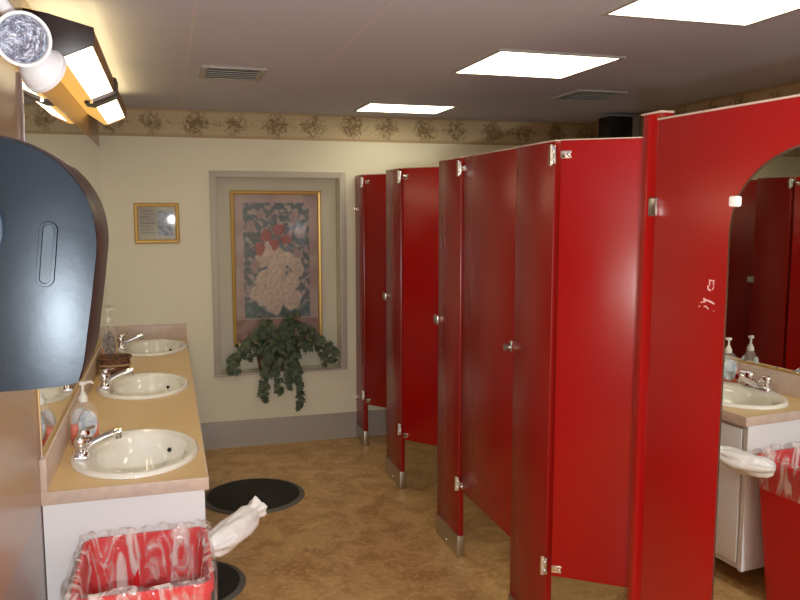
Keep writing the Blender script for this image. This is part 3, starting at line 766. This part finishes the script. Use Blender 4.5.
# corner post beside the mirror panel: folded channel
t = thing('corner_post', (XS+.01, 1.905, 0), 'slim bright red post joining the last door and the mirror panel', 'stall post')
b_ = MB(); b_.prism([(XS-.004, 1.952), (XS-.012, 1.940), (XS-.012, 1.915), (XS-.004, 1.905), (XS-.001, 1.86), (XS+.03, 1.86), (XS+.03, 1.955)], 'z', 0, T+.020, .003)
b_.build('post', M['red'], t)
box('top_cap', (XS-.013, 1.862, T+.020), (XS+.031, 1.954, T+.025), M['lam_edge'], t, .001)
# panel with arched mirror
XP = 1.679
t = thing('mirror_panel', (XP+TH/2, 1.85, 0), 'wide bright red partition panel at right, scratched, carrying an arched mirror', 'partition panel')
box('panel', (XP, .20, 0), (XP+TH, 1.850, T-.002), M['red'], t, .005)
box('top_cap', (XP-.001, .20, T-.003), (XP+TH+.001, 1.850, T+.002), M['lam_edge'], t, .001)
MB().box((XP-.008, 1.835, 1.662), (XP+.006, 1.868, 1.712), .004).build('corner_bracket', M['steel'], t)
sc = MB()
def stroke(pts, w_):
    for (a, b, c), (d, e, f) in zip(pts, pts[1:]):
        p = Vector((0, b, c)); q = Vector((0, e, f)); dd = (q-p)
        if dd.length < 1e-6: continue
        n_ = Vector((0, -dd.z, dd.y)).normalized()*w_/2
        V4 = [p+n_, q+n_*.7, q-n_*.7, p-n_]
        lo_ = [sc.bm.verts.new((XP-.0002, v.y, v.z)) for v in V4]; hi = [sc.bm.verts.new((XP-.0007, v.y, v.z)) for v in V4]
        sc.bm.faces.new(hi)
        for i in range(4): sc.bm.faces.new((lo_[i], lo_[(i+1) % 4], hi[(i+1) % 4], hi[i]))
def pxp(u, v):  # marks measured on the panel, in millimetres from its top right scratch corner
    return (0, 1.6070 + (716-u)*.00245*1.0 - .0, 1.5085 - (v-282)*.00226)
for line, w_ in (([(708, 283), (716, 283)], .003), ([(709, 284), (709, 289)], .004), ([(714, 284), (715, 289)], .003), ([(707, 289), (707, 293), (711, 294)], .005), ([(715, 290), (713, 293)], .003),
                 ([(701, 304), (704, 306), (701, 308)], .006), ([(703, 305), (710, 306), (717, 308)], .005), ([(700, 308), (697, 309)], .003), ([(702, 313), (705, 312), (709, 315)], .003), ([(695, 313), (696, 314)], .004), ([(716, 316), (717, 316)], .002)):
    stroke([pxp(*q) for q in line], w_)
sc.build('scratches', M['chip'], t, smooth=False)
t = thing('arched_mirror', (XP-.004, 1.23, .40), 'tall arched frameless mirror clipped onto the red partition panel', 'mirror')
MYC, MR, MZS, MZB = 1.258, .303, 1.612, .40
def archp(k=0, n=40):
    P = [(MYC+MR-k, MZB+k)]
    for i in range(n+1):
        a = PI*i/n; c_ = math.cos(a); P.append((MYC+(MR-k)*math.copysign(abs(c_)**.87, c_), MZS+(.213-k)*math.sin(a)**.87))
    P.append((MYC-MR+k, MZB+k)); return P
b_ = MB(); b_.prism(archp(.004), 'x', XP-.0065, XP-.0005); b_.build('mirror_glass', M['mirror'], t, smooth=False)
b_ = MB(); a0, a1 = archp(0), archp(.006)
R = [[b_.bm.verts.new(q) for q in r_] for r_ in ([(XP-.0005, y, z) for y, z in a0], [(XP-.0065, y, z) for y, z in a0], [(XP-.0080, y, z) for y, z in archp(.002)], [(XP-.0068, y, z) for y, z in a1])]
b_.bridge(R); b_.build('polished_edge', M['mirror_edge'], t)
MB().box((XP-.014, 1.530, 1.686), (XP, 1.560, 1.712), .005).build('mirror_clip', M['whitep'], t)
MB().box((XP-.014, .945, 1.686), (XP, .972, 1.712), .005).build('mirror_clip', M['whitep'], t)

# the panel stands slightly askew: turn it and its mirror about the panel's far edge
TW = math.radians(2.85); pvt = Vector((XP+TH/2, 1.85, 0))
for o in bpy.data.objects:
    if o.parent is None and o.name in ('mirror_panel', 'arched_mirror'):
        o.location = Matrix.Rotation(TW, 3, 'Z') @ (Vector(o.location)-pvt) + pvt
        o.rotation_euler = (0, 0, TW)
# ---------------------------------------------------------------- speaker
t = thing('wall_speaker', (3.42, 4.9, 2.15), 'black-fronted grey wall speaker near the ceiling above the stalls', 'speaker')
MB().box((3.350, 4.83, 2.10), (3.592, 4.98, 2.335), .016).build('cabinet', M['grey_plastic'], t)
MB().box((3.338, 4.805, 2.10), (3.515, 4.965, 2.318), .008).build('grille', M['grille'], t)
MB().box((3.50, 4.96, 2.19), (3.598, 5.02, 2.24), .004).build('wall_bracket', M['grey_plastic'], t)

# ---------------------------------------------------------------- camera and lights
cam = bpy.data.cameras.new('camera'); co = bpy.data.objects.new('camera', cam); C.objects.link(co); S.camera = co
F = Vector((0.28271634, 0.95228361, -0.11501045)); Rv = Vector((9.58625176e-01, -2.84670720e-01, -5.93523144e-04)); U = Vector((0.03330531, 0.11008411, 0.9933641))
co.matrix_world = Matrix(((Rv.x, U.x, -F.x, .40892), (Rv.y, U.y, -F.y, 0), (Rv.z, U.z, -F.z, 1.68), (0, 0, 0, 1)))
cam.sensor_width = 36; cam.lens = 780.147/800*36; cam.clip_start = .02
def light(name, kind, loc, power, col, **k):
    l = bpy.data.lights.new(name, kind); l.energy = power; l.color = col
    for a, v in k.items(): setattr(l, a, v)
    o = bpy.data.objects.new(name, l); C.objects.link(o); o.location = loc; return o
light('camera_flash', 'POINT', (.47, .02, 1.55), 92, (.91, .96, 1.0), shadow_soft_size=.02)
wd = bpy.data.worlds.new('world'); S.world = wd; wd.use_nodes = True
wd.node_tree.nodes['Background'].inputs[0].default_value = (.02, .02, .02, 1)
S.view_settings.view_transform = 'Standard'; S.view_settings.look = 'None'; S.view_settings.gamma = 1; S.view_settings.exposure = .58
S.view_settings.use_curve_mapping = False
